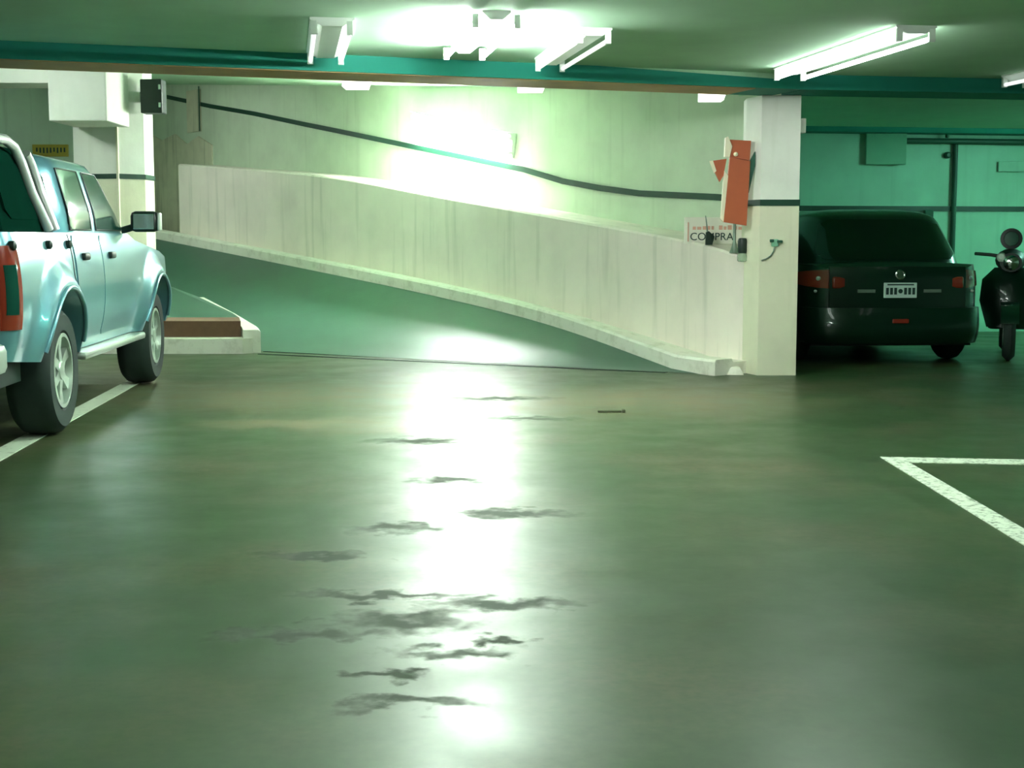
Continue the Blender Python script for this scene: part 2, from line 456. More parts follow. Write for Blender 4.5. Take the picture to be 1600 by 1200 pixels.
def kerb_run(name, pts, w, h, label):
    b = MB(); rr_ = []
    for i, p in enumerate(pts):
        p = Vector(p); d = (Vector(pts[min(i + 1, len(pts) - 1)]) - Vector(pts[max(i - 1, 0)])); d.z = 0; d.normalize()
        nrm = Vector((-d.y, d.x, 0))
        a = p; c = p + nrm * w
        rr_.append([(a.x, a.y, a.z - .3), (a.x, a.y, a.z + h - .02), (a.x + nrm.x * .02, a.y + nrm.y * .02, a.z + h), (c.x, c.y, c.z + h), (c.x, c.y, c.z - .3)])
    b.loft(rr_)
    return struct(b.build(name, 'kerb', smooth=30), label, 'kerb')
kerb_run('kerb_island_ramp', [(-2.50, 13.98, 0.0), (-2.56, 14.2, 0.02), (-2.95, 15.1, 0.10), (-3.58, 16.45, 0.22)], 0.17, 0.23, 'white kerb piece between the island and the ramp, its end broken off')
kerb_run('kerb_island_far', [(-3.74, 16.62, 0.28), (-4.5, 17.8, 0.45)], 0.12, 0.17, 'dirty far kerb piece further up the island')

# floor level walls around the hall
def wallbox(name, a, b, m, label): 
    w = MB(); w.box(a, b); return struct(w.build(name, m), label, 'wall')
wallbox('wall_left', (-11.2, -9, 0), (-11, 24, 4.2), 'wall_far', 'long grey wall on the pickup side of the garage')
wallbox('wall_right', (9.5, -9, 0), (9.7, 24, 3), 'wall_stall', 'dim wall beyond the parking bays')
wallbox('wall_rear', (-11, -9.2, 0), (9.6, -9, 3), 'wall_far', 'rear garage wall behind the viewer')
wallbox('wall_back_left', (-11, 22.7, 0), (-6.0, 22.9, 4.4), 'wall_far', 'dull grey green wall behind the pickup and left column')
wallbox('wall_stall_side', (2.42, 12.36, 0), (2.5, 16.7, 2.6), 'wall_stall', 'side wall of the bay hidden by the column')
w = MB(); w.prism([(2.42, 16.60), (9.6, 17.74), (9.6, 17.94), (2.42, 16.8)], 0, 2.6)
struct(w.build('wall_stall_back', 'wall_stall'), 'teal green wall behind the dark parked car', 'wall')

# ceilings and beams
BL = lambda x: 11.12 + (x - 1.85) * 0.345
cb = MB(); cb.prism([(-11, -9), (9.6, -9), (9.6, 18), (2.06, 18), (2.06, BL(2.06)), (-11, BL(-11))], 2.42, 2.62)
struct(cb.build('ceiling', 'ceiling'), 'low green tinted concrete ceiling over the driving lane', 'ceiling')
def rz(x, y): return 2.44 + 0.085 * (-(x - 1.9) * 0.62 + (y - 12) * 0.78)
cb = MB(); pl = [(-11, BL(-11)), (2.06, BL(2.06)), (2.06, 14), (2.06, 24), (-11, 24)]
n = len(pl)
cb.add([(x, y, rz(x, y)) for x, y in pl] + [(x, y, rz(x, y) + .2) for x, y in pl], [tuple(range(n)), tuple(range(2 * n - 1, n - 1, -1))] + [(i, (i + 1) % n, n + (i + 1) % n, n + i) for i in range(n)])
struct(cb.build('ceiling_ramp', 'ceiling'), 'sloping ceiling that climbs above the ramp', 'ceiling')
def beam(name, a, b, th, z0, z1, m, label):
    a = Vector(a); b = Vector(b); d = (b - a).normalized(); n_ = Vector((-d.y, d.x)) * th
    w = MB(); w.prism([tuple(a), tuple(b), tuple(b + n_), tuple(a + n_)], z0, z1)
    return struct(w.build(name, m), label, 'beam')
bm_ = beam('ceiling_beam', (-11, BL(-11)), (2.30, BL(2.30)), 0.55, 2.305, 2.50, 'beam', 'concrete beam with painted teal shade spanning the lane before the ramp')
w = MB(); w.prism([(-10.9, BL(-10.9) + .03), (1.9, BL(1.9) + .03), (1.75, BL(1.75) + .56), (-11.05, BL(-11.05) + .56)], 2.30, 2.306); w.build('soffit', 'soffit_brown', bm_)
beam('ceiling_beam', (2.30, BL(2.30)), (9.5, 12.5), 0.50, 2.305, 2.50, 'beam', 'concrete beam with painted shade crossing above the parked car')
beam('ceiling_beam', (2.5, 16.30), (9.5, 17.4), 0.30, 2.36, 2.50, 'beam', 'shallow beam with painted shade against the teal bay wall')

# right column
colv = [(1.963, 11.95), (2.045, 11.69), (2.365, 11.69), (2.40, 11.95), (2.38, 12.2), (1.98, 12.2)]
cm = MB(); cm.prism(colv, 1.41, 2.30)
col1 = struct(cm.build('column', 'column'), 'cream painted square column between the ramp and the parked car', 'column')
cm = MB(); cm.prism([(x + (2.18 - x) * -.004, y) for x, y in colv], 0, 1.41); cm.build('column_base', 'column_low', col1)
band = [(2.18 + (x - 2.18) * 1.03, 11.95 + (y - 11.95) * 1.04) for x, y in colv]
cm = MB(); cm.prism(band, 1.405, 1.455); cm.build('painted_band', 'stripe', col1)
cm = MB(); cm.box((2.375, 11.74, 2.00), (2.42, 11.86, 2.12), .006); cm.build('bracket', 'column', col1)
# left column stands on the island
lc = [(-4.50, 14.62), (-4.02, 14.50), (-3.80, 14.72), (-3.80, 15.1), (-4.50, 15.1)]
cm = MB(); cm.prism(lc, 1.76, 3.0)
col2 = struct(cm.build('column', 'column'), 'white square column rising behind the pickup cab', 'column')
cm = MB(); cm.prism(lc, 0.2, 1.76); cm.build('column_base', 'column_low', col2)
cm = MB(); cm.prism([(-4.12 + (x + 4.12) * 1.03, 14.8 + (y - 14.8) * 1.04) for x, y in lc], 1.74, 1.79); cm.build('painted_band', 'stripe', col2)
cm = MB(); cm.box((-4.025, 14.47, 0.3), (-4.005, 14.52, 2.9)); cm.build('conduit', 'column_low', col2)
cm = MB(); cm.box((-3.98, 14.50, 2.43), (-3.94, 14.58, 2.50), .005); cm.build('junction_box', 'white_metal', col2)
cap = MB(); cap.box((-4.46, 13.75, 2.26), (-3.90, 14.55, 2.92), .01)
struct(cap.build('beam_end', 'column'), 'white boxed beam end fixed on the left column', 'beam')
cap = MB(); cap.box((-8, 13.85, 2.63), (-4.46, 14.35, 2.92), .01)
struct(cap.build('beam_white', 'column'), 'white painted beam running away from the left column', 'beam')

# dark band climbing along the ramp wall
def band_run(name, pts, h, d, m, label):
    """pts on the wall's face: (x, y, z) centre line, thickened towards the ramp"""
    b = MB(); rr_ = []
    for p in pts:
        x, y, z = p
        rr_.append([(x - ND.x * d, y - ND.y * d, z - h / 2), (x - ND.x * d, y - ND.y * d, z + h / 2), (x + ND.x * .005, y + ND.y * .005, z + h / 2), (x + ND.x * .005, y + ND.y * .005, z - h / 2)])
    b.loft(rr_)
    return struct(b.build(name, m), label, 'trim')
def wall_pt(px):
    """point of the tall wall's face along its run, by the ratio x/y of its plan position"""
    t = px
    best = None
    for a, b in zip(wl, wl[1:]):
        fa = a[0] - t * a[1]; fb = b[0] - t * b[1]
        if fa * fb <= 0:
            k = fa / (fa - fb); best = (lerp(a[0], b[0], k), lerp(a[1], b[1], k))
    return best
STR = [(-0.2407, 3.31), (-0.2105, 3.066), (-0.1792, 2.865), (-0.1435, 2.631), (-0.1211, 2.502), (-0.0719, 2.24), (0.009, 1.88), (0.036, 1.737), (0.0631, 1.647), (0.0901, 1.581), (0.1172, 1.548), (0.1442, 1.518), (0.16, 1.495), (0.19, 1.46)]
pts = []
for r_, z in STR:
    q = wall_pt(r_)
    if q: pts.append((q[0], q[1], z))
band_run('trim_1', pts, 0.06, 0.02, 'stripe', 'dark green band climbing along the pale ramp wall')
t2 = MB(); t2.prism([(2.44, 16.585), (9.5, 17.70), (9.5, 17.75), (2.44, 16.63)], 1.455, 1.515)
struct(t2.build('trim_2', 'stripe'), 'dark green band along the teal bay wall', 'trim')

# ------------------------------------------------------------------ light fittings
def batten(name, a, b, wdt, tube_mat, label, group=None, end_pins=True):
    """ceiling batten: white tray with sloped sides and two tubes below, from a to b"""
    a = Vector(a); b = Vector(b); L = (b - a).length; d = (b - a).normalized()
    o = empty(name, a); 
    up = Vector((0, 0, 1)); s = d.cross(up).normalized(); u = s.cross(d).normalized()
    def P(t, x, z): return d * t + s * x + u * z
    w = wdt / 2
    m = MB()
    w1 = w * .55 if tube_mat in ('tube_ceil', 'tube_near', 'tube_fill') else w
    prof = [(-w1, 0.0), (-w1, -0.012), (-w1 * .45, -0.05), (w1 * .45, -0.05), (w1, -0.012), (w1, 0.0)]
    m.loft([[P(t, x, z) for x, z in prof] for t in (0, L)])
    m.build('tray', 'white_metal', o)
    for sx in (-1, 1):
        m = MB(); m.tube([P(.03, sx * w * .8, -0.075), P(L - .03, sx * w * .8, -0.075)], 0.015, 10)
        m.build('tube', tube_mat, o, smooth=40)
        for t in (0.015, L - .015):
            m = MB(); q = P(t, sx * w * .8, -0.06)
            m.box((q.x - .018, q.y - .018, q.z - .035), (q.x + .018, q.y + .018, q.z + .04)); m.build('tube_holder', 'white_metal', o)
    tag(o, label, 'ceiling light', group)
    return o
AX = Vector((-0.156, 0.988, 0))
def lane_batten(far, L, w, tm, label, group=None):
    f = Vector(far); n_ = f - AX * L
    return batten('ceiling_light', n_, f, w, tm, label, group)
CZ = 2.42
lane_batten((-0.32, 9.60, CZ), 1.5, 0.30, 'tube_ceil', 'brightly lit twin tube ceiling light over the middle of the lane')
lane_batten((0.27, 10.25, CZ), 1.5, 0.22, 'tube_weak', 'pale ceiling light over the lane between the lit one and the column')
lane_batten((2.10, 10.85, CZ), 2.2, 0.26, 'tube_column', 'long pale ceiling light in front of the cream column')
lane_batten((-1.28, 9.85, CZ), 1.5, 0.26, 'tube_weak', 'pale ceiling light nearer to the pickup')
lane_batten((3.98, 11.35, CZ), 1.5, 0.22, 'tube_weak', 'dim ceiling light over the bay beside the parked car')
lane_batten((7.2, 15.4, CZ), 1.5, 0.22, 'tube_bay_fill', 'added greenish fill light, out of view over the bays beyond the scooter')  # extra lamp added out of view to brighten the bay wall
lane_batten((1.35, 6.9, CZ), 1.5, 0.30, 'tube_fill', 'added twin tube fill light, out of view above the bay corner line')  # unseen lamp added to light the front of the column
for (x, y) in ((-1.2, 6.6), (-2.6, 3.4), (-0.3, 3.6), (-1.6, -1.5), (-3.6, -4.5), (0.9, -5.0)):
    lane_batten((x, y, CZ), 1.5, 0.30, 'tube_near', 'lit twin tube ceiling light over the near lane', 'ceiling lights over the near lane')
batten('ceiling_light', (-5.15, 11.3, rz(-5.15, 11.3)), (-5.4, 12.9, rz(-5.4, 12.9)), 0.30, 'tube_fill', 'added twin tube fill light, out of view behind the beam on the pickup side')  # unseen lamp added to brighten the boxed beam end
batten('ceiling_light', (-6.15, 17.3, rz(-6.15, 17.3)), (-6.4, 18.8, rz(-6.4, 18.8)), 0.30, 'tube_fill', 'added twin tube fill light hidden high over the ramp behind the left column')  # hidden lamp added to lift the left walls and parapet
def small_light(px, py_z, y, w, d, label):
    o = empty('ceiling_light', (px, y, py_z))
    m = MB(); m.add([(-w/2, -d/2, -.10), (w/2 * .62, -d/2, -.10), (w/2 * .62, d/2, -.10), (-w/2, d/2, -.10), (-w/2, -d/2, .03), (w/2, -d/2, .03), (w/2, d/2, .03), (-w/2, d/2, .03)],
                    [(0, 1, 2, 3), (7, 6, 5, 4), (0, 4, 5, 1), (1, 5, 6, 2), (2, 6, 7, 3), (3, 7, 4, 0)])
    m.build('diffuser', 'tube_small', o)
    m = MB(); m.box((-w/2 - .01, -d/2 - .01, .03), (w/2 + .01, d/2 + .01, rz(px, y) - py_z + .01)); m.build('housing', 'white_metal', o)
    tag(o, label, 'ceiling light')
small_light(-1.30, 2.50, 12.1, 0.24, 0.3, 'small white box light under the ramp ceiling near the brown soffit')
small_light(0.18, 2.485, 12.2, 0.27, 0.3, 'small white box light under the ramp ceiling over the lamp wall')
small_light(1.74, 2.415, 12.35, 0.24, 0.2, 'small white box light under the ramp ceiling next to the column')

# tube lamp on the ramp wall
qa = wall_pt(-0.066); qb = wall_pt(0.0026)
ZA = 2.50; ZB = 2.14
A_ = Vector((qa[0], qa[1], ZA)); B_ = Vector((qb[0], qb[1], ZB))
wlmp = empty('wall_light', A_)
d = (B_ - A_); Lw = d.length; d.normalize()
nW = -ND.copy(); nW = (nW - d * nW.dot(d)).normalized(); uW = nW.cross(d).normalized()
if uW.z < 0: uW = -uW
def PWl(t, h, o): return d * t + uW * h + nW * o
m = MB(); prof = [(-.13, 0.0), (-.13, .03), (-.05, .06), (.05, .06), (.125, .10), (.125, .135), (.135, .135), (.135, 0.0)]
m.loft([[PWl(t, h, o) for h, o in prof] for t in (0, Lw)]); m.build('reflector', 'white_metal', wlmp)
for hh in (-.075, .075):
    m = MB(); m.tube([PWl(.04, hh, .09), PWl(Lw - .04, hh, .09)], .019, 12); m.build('tube', 'tube_main', wlmp, smooth=40)
    for t in (.02, Lw - .02):
        m = MB(); m.tube([PWl(t, hh, .03), PWl(t, hh, .115)], .022, 8); m.build('tube_holder', 'white_metal', wlmp)
tag(wlmp, 'glaring twin tube lamp mounted aslant on the pale ramp wall', 'lamp')

# ------------------------------------------------------------------ vehicles
def vehicle_body(o, prm, paint):
    W, rc, u0, u1 = prm['W'], prm['rc'], prm['u0'], prm['u1']
    axles, Rw = prm['axles'], prm['arch']
    zmid = prm['zmid']; flare = prm['flare']
    def S(u, z):
        v = W
        dz = z - zmid
        v -= (prm['tum'] if dz > 0 else prm['tuck']) * abs(dz / 0.38) ** 2.2
        if u < u0 + rc: v -= rc * 0.9 * (1 - math.sqrt(max(0, 1 - ((u0 + rc - u) / rc) ** 2)))
        if u > u1 - rc * 1.6:
            t = (u - (u1 - rc * 1.6)) / (rc * 1.6); v -= rc * (1 - math.sqrt(max(0, 1 - min(1, t) ** 2)))
        for ua in axles:
            r = math.hypot(u - ua, z - prm['zax'])
            v += flare * sstep(1 - abs(r - Rw - 0.02) / 0.17)
        return v
    def lo(u):
        z = interp(prm['sill'], u)
        for ua in axles:
            dd = Rw * Rw - (u - ua) ** 2
            if dd > 0: z = max(z, prm['zax'] + math.sqrt(dd))
        return z
    def hi(u): return interp(prm['belt'], u)
    us = set([u0, u1])
    k = u0
    while k < u1: us.add(round(k, 4)); k += 0.06
    for i in range(8):
        us.add(u0 + rc * (1 - math.cos(i / 8 * math.pi / 2))); us.add(u1 - rc * 1.6 * (1 - math.cos(i / 8 * math.pi / 2)))
    for ua in axles:
        for i in range(17):
            us.add(ua - Rw * math.cos(math.pi * i / 16))
        us.add(ua - Rw - .002); us.add(ua + Rw + .002)
    us = sorted(us)
    NZ = 14
    body = MB()
    for sgn in (1, -1):
        G = []
        for u in us:
            a, b = lo(u), hi(u); G.append([(u, -sgn * S(u, lerp(a, b, j / NZ)), lerp(a, b, j / NZ)) for j in range(NZ + 1)])
        body.grid(G, sgn < 0)
        # arch return lips
        for ua in axles:
            L_ = []
            for i in range(25):
                th = math.pi * i / 24; u = ua - Rw * math.cos(th); z = prm['zax'] + Rw * math.sin(th)
                if z < interp(prm['sill'], u) - 1e-6: z = interp(prm['sill'], u)
                v = S(u, z); L_.append([(u, -sgn * v, z), (u, -sgn * (v - .10), z), (u, -sgn * (v - .30), z)])
            body.grid(L_)
    # deck across
    D = []
    for u in us:
        z = hi(u); v = S(u, z); D.append([(u, v * (k / 8.0), z + prm['crown'] * (1 - (k / 8.0) ** 2)) for k in range(-8, 9)])
    body.grid(D)
    # nose and tail
    for ue, sg in ((u0, -1), (u1, 1)):
        F = []
        a, b = lo(ue), hi(ue)
        for j in range(NZ + 1):
            z = lerp(a, b, j / NZ); v = S(ue, z)
            zz = z if j < NZ else z
            F.append([(ue + sg * prm['bow'] * (1 - (k / 8.0) ** 2) * (1 if j < NZ else 1), v * k / 8.0, zz + (prm['crown'] * (1 - (k / 8.0) ** 2) if j == NZ else 0)) for k in range(-8, 9)])
        body.grid(F)
        # close the small gap between deck and bowed end
        z = hi(ue); v = S(ue, z)
        body.grid([[(ue, v * k / 8.0, z + prm['crown'] * (1 - (k / 8.0) ** 2)) for k in range(-8, 9)],
                   [(ue + sg * prm['bow'] * (1 - (k / 8.0) ** 2), v * k / 8.0, z + prm['crown'] * (1 - (k / 8.0) ** 2)) for k in range(-8, 9)]])
    body.build('body', paint, o, smooth=38)
    # dark underside with wheel wells
    ub = MB()
    zb = prm['zfloor']
    ub.box((u0 + .12, -W + .32, zb), (u1 - .15, W - .32, min(hi(u0), .80)))
    for (a, b) in prm['floor_spans']: ub.box((a, -W + .10, zb), (b, W - .10, zb + .12))
    ub.build('underbody', 'black', o)
    return S, lo, hi

def side_patch(S, u0, u1, flo, fhi, offv, sgn, nu=14, nz=8, thick=0.02, corner=0.0):
    b = MB(); G = []; H = []
    for i in range(nu + 1):
        u = lerp(u0, u1, i / nu)
        a, c = flo(u), fhi(u)
        if corner:
            e = min(u - u0, u1 - u)
            if e < corner:
                k = corner - math.sqrt(max(0, corner ** 2 - (corner - e) ** 2)); a += k; c -= k
        G.append([(u, -sgn * (S(u, lerp(a, c, j / nz)) + offv), lerp(a, c, j / nz)) for j in range(nz + 1)])
        H.append([(u, -sgn * (S(u, lerp(a, c, j / nz)) + offv - thick), lerp(a, c, j / nz)) for j in range(nz + 1)])
    b.grid(G); b.grid(H, True)
    b.grid([[g[0] for g in G], [h[0] for h in H]]); b.grid([[g[-1] for g in G], [h[-1] for h in H]])
    b.grid([G[0], H[0]]); b.grid([G[-1], H[-1]])
    return b

def greenhouse(o, prm, paint):
    """lofted cab: zs, rear u, front u, half width per level"""
    lv = prm['levels']; nexp = prm.get('n', 7)
    def at(z):
        zs = [l[0] for l in lv]
        return tuple(interp([(l[0], l[k]) for l in lv], z) for k in (1, 2, 3))
    def ring(z, sc=1.0, N=56, zz=None):
        r, f, g = at(z); uc = (r + f) / 2; a = (f - r) / 2 * sc; g2 = g * sc; out = []
        for i in range(N):
            th = 2 * math.pi * (i + .5) / N; cx, sx = math.cos(th), math.sin(th)
            k = (abs(cx) ** nexp + abs(sx) ** nexp) ** (-1.0 / nexp)
            out.append((uc + a * cx * k, g2 * sx * k, z if zz is None else zz))
        return out
    z0, z1 = lv[0][0], lv[-1][0]
    rings = [ring(lerp(z0, z1, i / 8)) for i in range(9)]
    cr = prm['roof_crown']
    for i in range(1, 8):
        t = i / 8; sc = math.cos(t * math.pi / 2) * 0.5 + 0.5 * (1 - t)
        rings.append(ring(z1, max(sc, .05), zz=z1 + cr * (1 - (1 - t) ** 2.6)))
    b = MB(); b.loft(rings); b.build('cab', paint, o, smooth=50)
    def GS(u, z):
        r, f, g = at(z); uc = (r + f) / 2; a = (f - r) / 2
        t = min(.999, abs((u - uc) / a)); return g * (1 - t ** nexp) ** (1.0 / nexp)
    def GE(v, z, front):
        r, f, g = at(z); uc = (r + f) / 2; a = (f - r) / 2
        t = min(.999, abs(v / g)); e = a * (1 - t ** nexp) ** (1.0 / nexp)
        return uc + e if front else uc - e
    return GS, GE, at

def end_glass(o, name, GE, at, front, za, zb, frac, m, offv=0.006, corner=.05):
    b = MB(); G = []
    for j in range(9):
        z = lerp(za, zb, j / 8); g = at(z)[2] * frac
        e = min(j, 8 - j) / 8 * (zb - za)
        if e < corner: g -= corner - math.sqrt(corner ** 2 - (corner - e) ** 2)
        G.append([(GE(g * k / 10, z, front) + (offv if front else -offv), g * k / 10, z) for k in range(-10, 11)])
    b.grid(G)
    H = [[(x - (.02 if front else -.02), y, z) for x, y, z in row] for row in G]
    b.grid(H, True)
    b.grid([G[0], H[0]]); b.grid([G[-1], H[-1]]); b.grid([[r[0] for r in G], [r[0] for r in H]]); b.grid([[r[-1] for r in G], [r[-1] for r in H]])
    return b.build(name, m, o, smooth=40)

def wheel(o, u, v, zc, r, wd, sgn, rim_r, spokes, rim_mat):
    """sgn 1: outer face on the right (-y)"""
    ax = (0, -sgn, 0); c = (u, -sgn * v, zc); h = wd / 2
    prof = [(rim_r - .01, -h + .02), (rim_r + .02, -h), (r - .045, -h), (r - .012, -h + .03), (r, -h + .07), (r, h - .07), (r - .012, h - .03), (r - .045, h), (rim_r + .02, h - .004), (rim_r, h - .025), (rim_r - .015, h - .05)]
    b = MB(); b.lathe(prof, c, ax, 40, False); t = b.build('tyre', 'rubber', o, smooth=35)
    b = MB()
    b.lathe([(rim_r, h - .03), (rim_r + .004, h - .006), (rim_r - .018, h - .004), (rim_r - .03, h - .05), (rim_r - .035, h - .09), (rim_r, h - .1)], c, ax, 40, False)
    b.lathe([(0.001, h - .012), (.05, h - .014), (.065, h - .03), (.065, h - .07), (.001, h - .075)], c, ax, 20)
    for k in range(spokes):
        th = 2 * math.pi * (k + .5) / spokes
        er = Vector((math.cos(th), 0, math.sin(th))); et = Vector((-math.sin(th), 0, math.cos(th))); ea = Vector(ax); cc = Vector(c)
        ring_ = []
        for (rr_, ww, hh) in ((.045, .032, h - .02), (rim_r * .6, .027, h - .026), (rim_r - .01, .038, h - .02)):
            ring_.append([cc + er * rr_ + et * ww + ea * hh, cc + er * rr_ - et * ww + ea * hh, cc + er * rr_ - et * ww + ea * (hh - .03), cc + er * rr_ + et * ww + ea * (hh - .03)])
        b.loft(ring_)
    rim = b.build('rim', rim_mat, t, smooth=40)
    b = MB(); b.lathe([(rim_r - .01, h - .10), (rim_r - .01, h - .11), (.001, h - .11)], c, ax, 24); b.build('brake_drum', 'black', t)
    return t

# ---- silver pickup
tr = empty('pickup_truck', (-3.4375, 7.207, 0.0045), R(93.8))
tag(tr, 'silver blue double cab pickup with dark bed canopy parked at the white floor line', 'pickup truck')
P1 = dict(W=.875, rc=.16, u0=0.0, u1=4.62, axles=(.92, 3.84), arch=.46, zax=.39, zmid=.82, flare=.065, tum=.055, tuck=.07, crown=.025, bow=.05, zfloor=.36,
          sill=[(0, .50), (.45, .46), (1.3, .44), (3.4, .44), (4.3, .46), (4.62, .44)],
          belt=[(0, 1.17), (3.1, 1.17), (3.3, 1.12), (4.2, 1.03), (4.5, .96), (4.62, .86)],
          floor_spans=[(.02, .42), (1.42, 3.34), (4.32, 4.45)])
S, lo, hi = vehicle_body(tr, P1, 'silver')
GP = dict(levels=[(1.16, 1.28, 3.20, .825), (1.30, 1.28, 3.02, .81), (1.56, 1.28, 2.70, .735), (1.62, 1.30, 2.60, .70)], n=9, roof_crown=.065)
GS, GE, gat = greenhouse(tr, GP, 'silver')
for sgn in (1, -1):
    # doors with glass and handles
    for (a, b, wa, wb, hu) in ((1.36, 2.09, 1.47, 1.98, 1.60), (2.10, 3.08, 2.12, 2.98, 2.36)):
        dm = side_patch(S, a + .004, b - .004, lambda u: max(.50, lo(u) + .012), lambda u: 1.155, .006, sgn, 22, 10, .02, .035)
        dr_ = dm.build('door', 'silver', tr, smooth=40)
        def top(u, a=wa, b=wb):
            return min(1.565, interp([(2.55, 1.565), (3.0, 1.255), (3.05, 1.22)], u))
        wm = side_patch(GS, wa, wb, lambda u: 1.195, top, .005, sgn, 16, 8, .015, .03)
        wm.build('window', 'glass_clear', dr_, smooth=40)
        fr = MB(); n_ = 16
        edge = [(lerp(wa, wb, i / n_), 1.19) for i in range(n_ + 1)] + [(wb, lerp(1.19, top(wb), i / 6)) for i in range(1, 7)] + [(lerp(wb, wa, i / n_), top(lerp(wb, wa, i / n_))) for i in range(1, n_ + 1)] + [(wa, lerp(top(wa), 1.19, i / 6)) for i in range(1, 6)]
        edge.append(edge[0]); edge.append(edge[1])
        fr.tube([(u, -sgn * (GS(u, z) + .004), z) for u, z in edge], .006, 6, False); fr.build('window_seal', 'black', dr_)
        hm = MB(); y = -sgn * (S(hu, 1.02) + .012)
        hm.box((hu - .07, y - .018, 1.0), (hu + .07, y + .018, 1.045), .012); hm.build('door_handle', 'black', dr_, smooth=40)
    # fender lips
    for ua in P1['axles']:
        fm = MB(); Lp = []
        for i in range(27):
            th = R(15) + (math.pi - R(30)) * i / 26
            u = ua - .465 * math.cos(th); z = .39 + .465 * math.sin(th); Lp.append((u, -sgn * (S(u, z) + .004), z))
        fm.tube(Lp, .016, 8); fm.build('fender_lip', 'silver', tr, smooth=60)
    # running board
    rbm = MB(); y0 = -sgn * .70; y1 = -sgn * .90
    rbm.box((1.42, min(y0, y1), .385), (3.34, max(y0, y1), .435), .018); rbm.build('running_board', 'alloy', tr, smooth=40)
    # tail lamp wrapping the corner
    tl = side_patch(S, 0.0, .13, lambda u: .66, lambda u: 1.10, .010, sgn, 10, 8, .03)
    t_ = tl.build('tail_light', 'red_lens', tr, smooth=50)
    cl = side_patch(S, 0.03, .09, lambda u: .74, lambda u: 1.0, .014, sgn, 8, 4, .02); cl.build('clear_lens', 'glass_clear', t_, smooth=50)
    tl = MB(); tl.box((-.05, min(-sgn * .72, -sgn * .80), .66), (.01, max(-sgn * .72, -sgn * .80), 1.10), .01); tl.build('lens_return', 'red_lens', t_)
    # tarp hooks
    for hu in (.10, .78, 1.24):
        hm = MB(); y = -sgn * (S(hu, 1.10) + .008); hm.lathe([(.026, -.01), (.026, .014), (.012, .024)], (hu, y, 1.10), (0, -sgn, 0), 10); hm.build('tarp_hook', 'black', tr, smooth=40)
    # fuel flap / bed seam on the right side
    sm = side_patch(S, 1.30, 1.315, lambda u: lo(u) + .01, lambda u: 1.16, .003, sgn, 2, 8, .01); sm.build('bed_seam', 'black', tr)
    # chrome canopy bars
    for path in ([(.10, .70, 1.60), (.18, .70, 1.665), (.55, .70, 1.675), (.68, .71, 1.645), (.73, .735, 1.56), (.78, .77, 1.40), (.90, .83, 1.185)],
                 [(.90, .715, 1.62), (.97, .725, 1.56), (.99, .77, 1.40), (1.04, .83, 1.185)]):
        cm = MB(); cm.tube([(u, -sgn * v, z) for u, v, z in path], .028, 10); cm.build('canopy_bar', 'bar', tr, smooth=50)
    # mirror
    mm = MB(); y = -sgn * .97
    mm.box((3.00, y - .10, 1.18), (3.10, y + .10, 1.33), .035); mr_ = mm.build('door_mirror', 'black', tr, smooth=50)
    mm = MB(); mm.box((2.992, y - .075, 1.20), (3.0, y + .075, 1.31), .004); mm.build('mirror_glass', 'chrome', mr_)
    mm = MB(); mm.box((3.0, y - sgn * .105 - .012, 1.19), (3.09, y - sgn * .105 + .012, 1.32), .01); mm.build('mirror_trim', 'alloy', mr_)
    mm = MB(); mm.tube([(3.05, -sgn * .80, 1.19), (3.05, -sgn * .90, 1.22)], .025, 8); mm.build('mirror_arm', 'black', mr_)
    for ua in P1['axles']: wheel(tr, ua, .765, .37, .37, .25, sgn, .215, 6, 'alloy')
    # head lamp
    hl = side_patch(S, 4.28, 4.58, lambda u: .70, lambda u: .86, .006, sgn, 8, 5, .02); hl.build('head_light', 'clear_lens', tr, smooth=50)
end_glass(tr, 'windscreen', GE, gat, True, 1.22, 1.57, .90, 'glass')
end_glass(tr, 'rear_window', GE, gat, False, 1.24, 1.56, .80, 'glass')
# canopy over the bed: dark shell
cn = MB(); rings = []
for (z, v, a, b) in ((1.175, .80, .05, 1.27), (1.30, .775, .08, 1.27), (1.50, .725, .13, 1.27), (1.60, .69, .16, 1.27), (1.645, .64, .20, 1.25), (1.665, .50, .27, 1.2), (1.67, .2, .5, 1.0)):
    ring_ = []
    for i in range(40):
        th = 2 * math.pi * (i + .5) / 40; cx, sx = math.cos(th), math.sin(th); k = (abs(cx) ** 10 + abs(sx) ** 10) ** -.1
        ring_.append(((a + b) / 2 + (b - a) / 2 * cx * k, v * sx * k, z))
    rings.append(ring_)
cn.loft(rings); cn = cn.build('bed_canopy', 'canvas', tr, smooth=45)
def CS(u, z): return interp([(1.175, .80), (1.30, .775), (1.50, .725), (1.60, .69)], z)
for sgn in (1, -1):
    gm = side_patch(CS, .22, 1.18, lambda u: 1.24, lambda u: 1.55, .005, sgn, 12, 6, .012, .05); gm.build('canopy_window', 'canvas', cn, smooth=40)
gm = MB(); gm.box((.045, -.62, 1.26), (.06, .62, 1.54)); gm.build('canopy_hatch', 'glass_dark', cn)
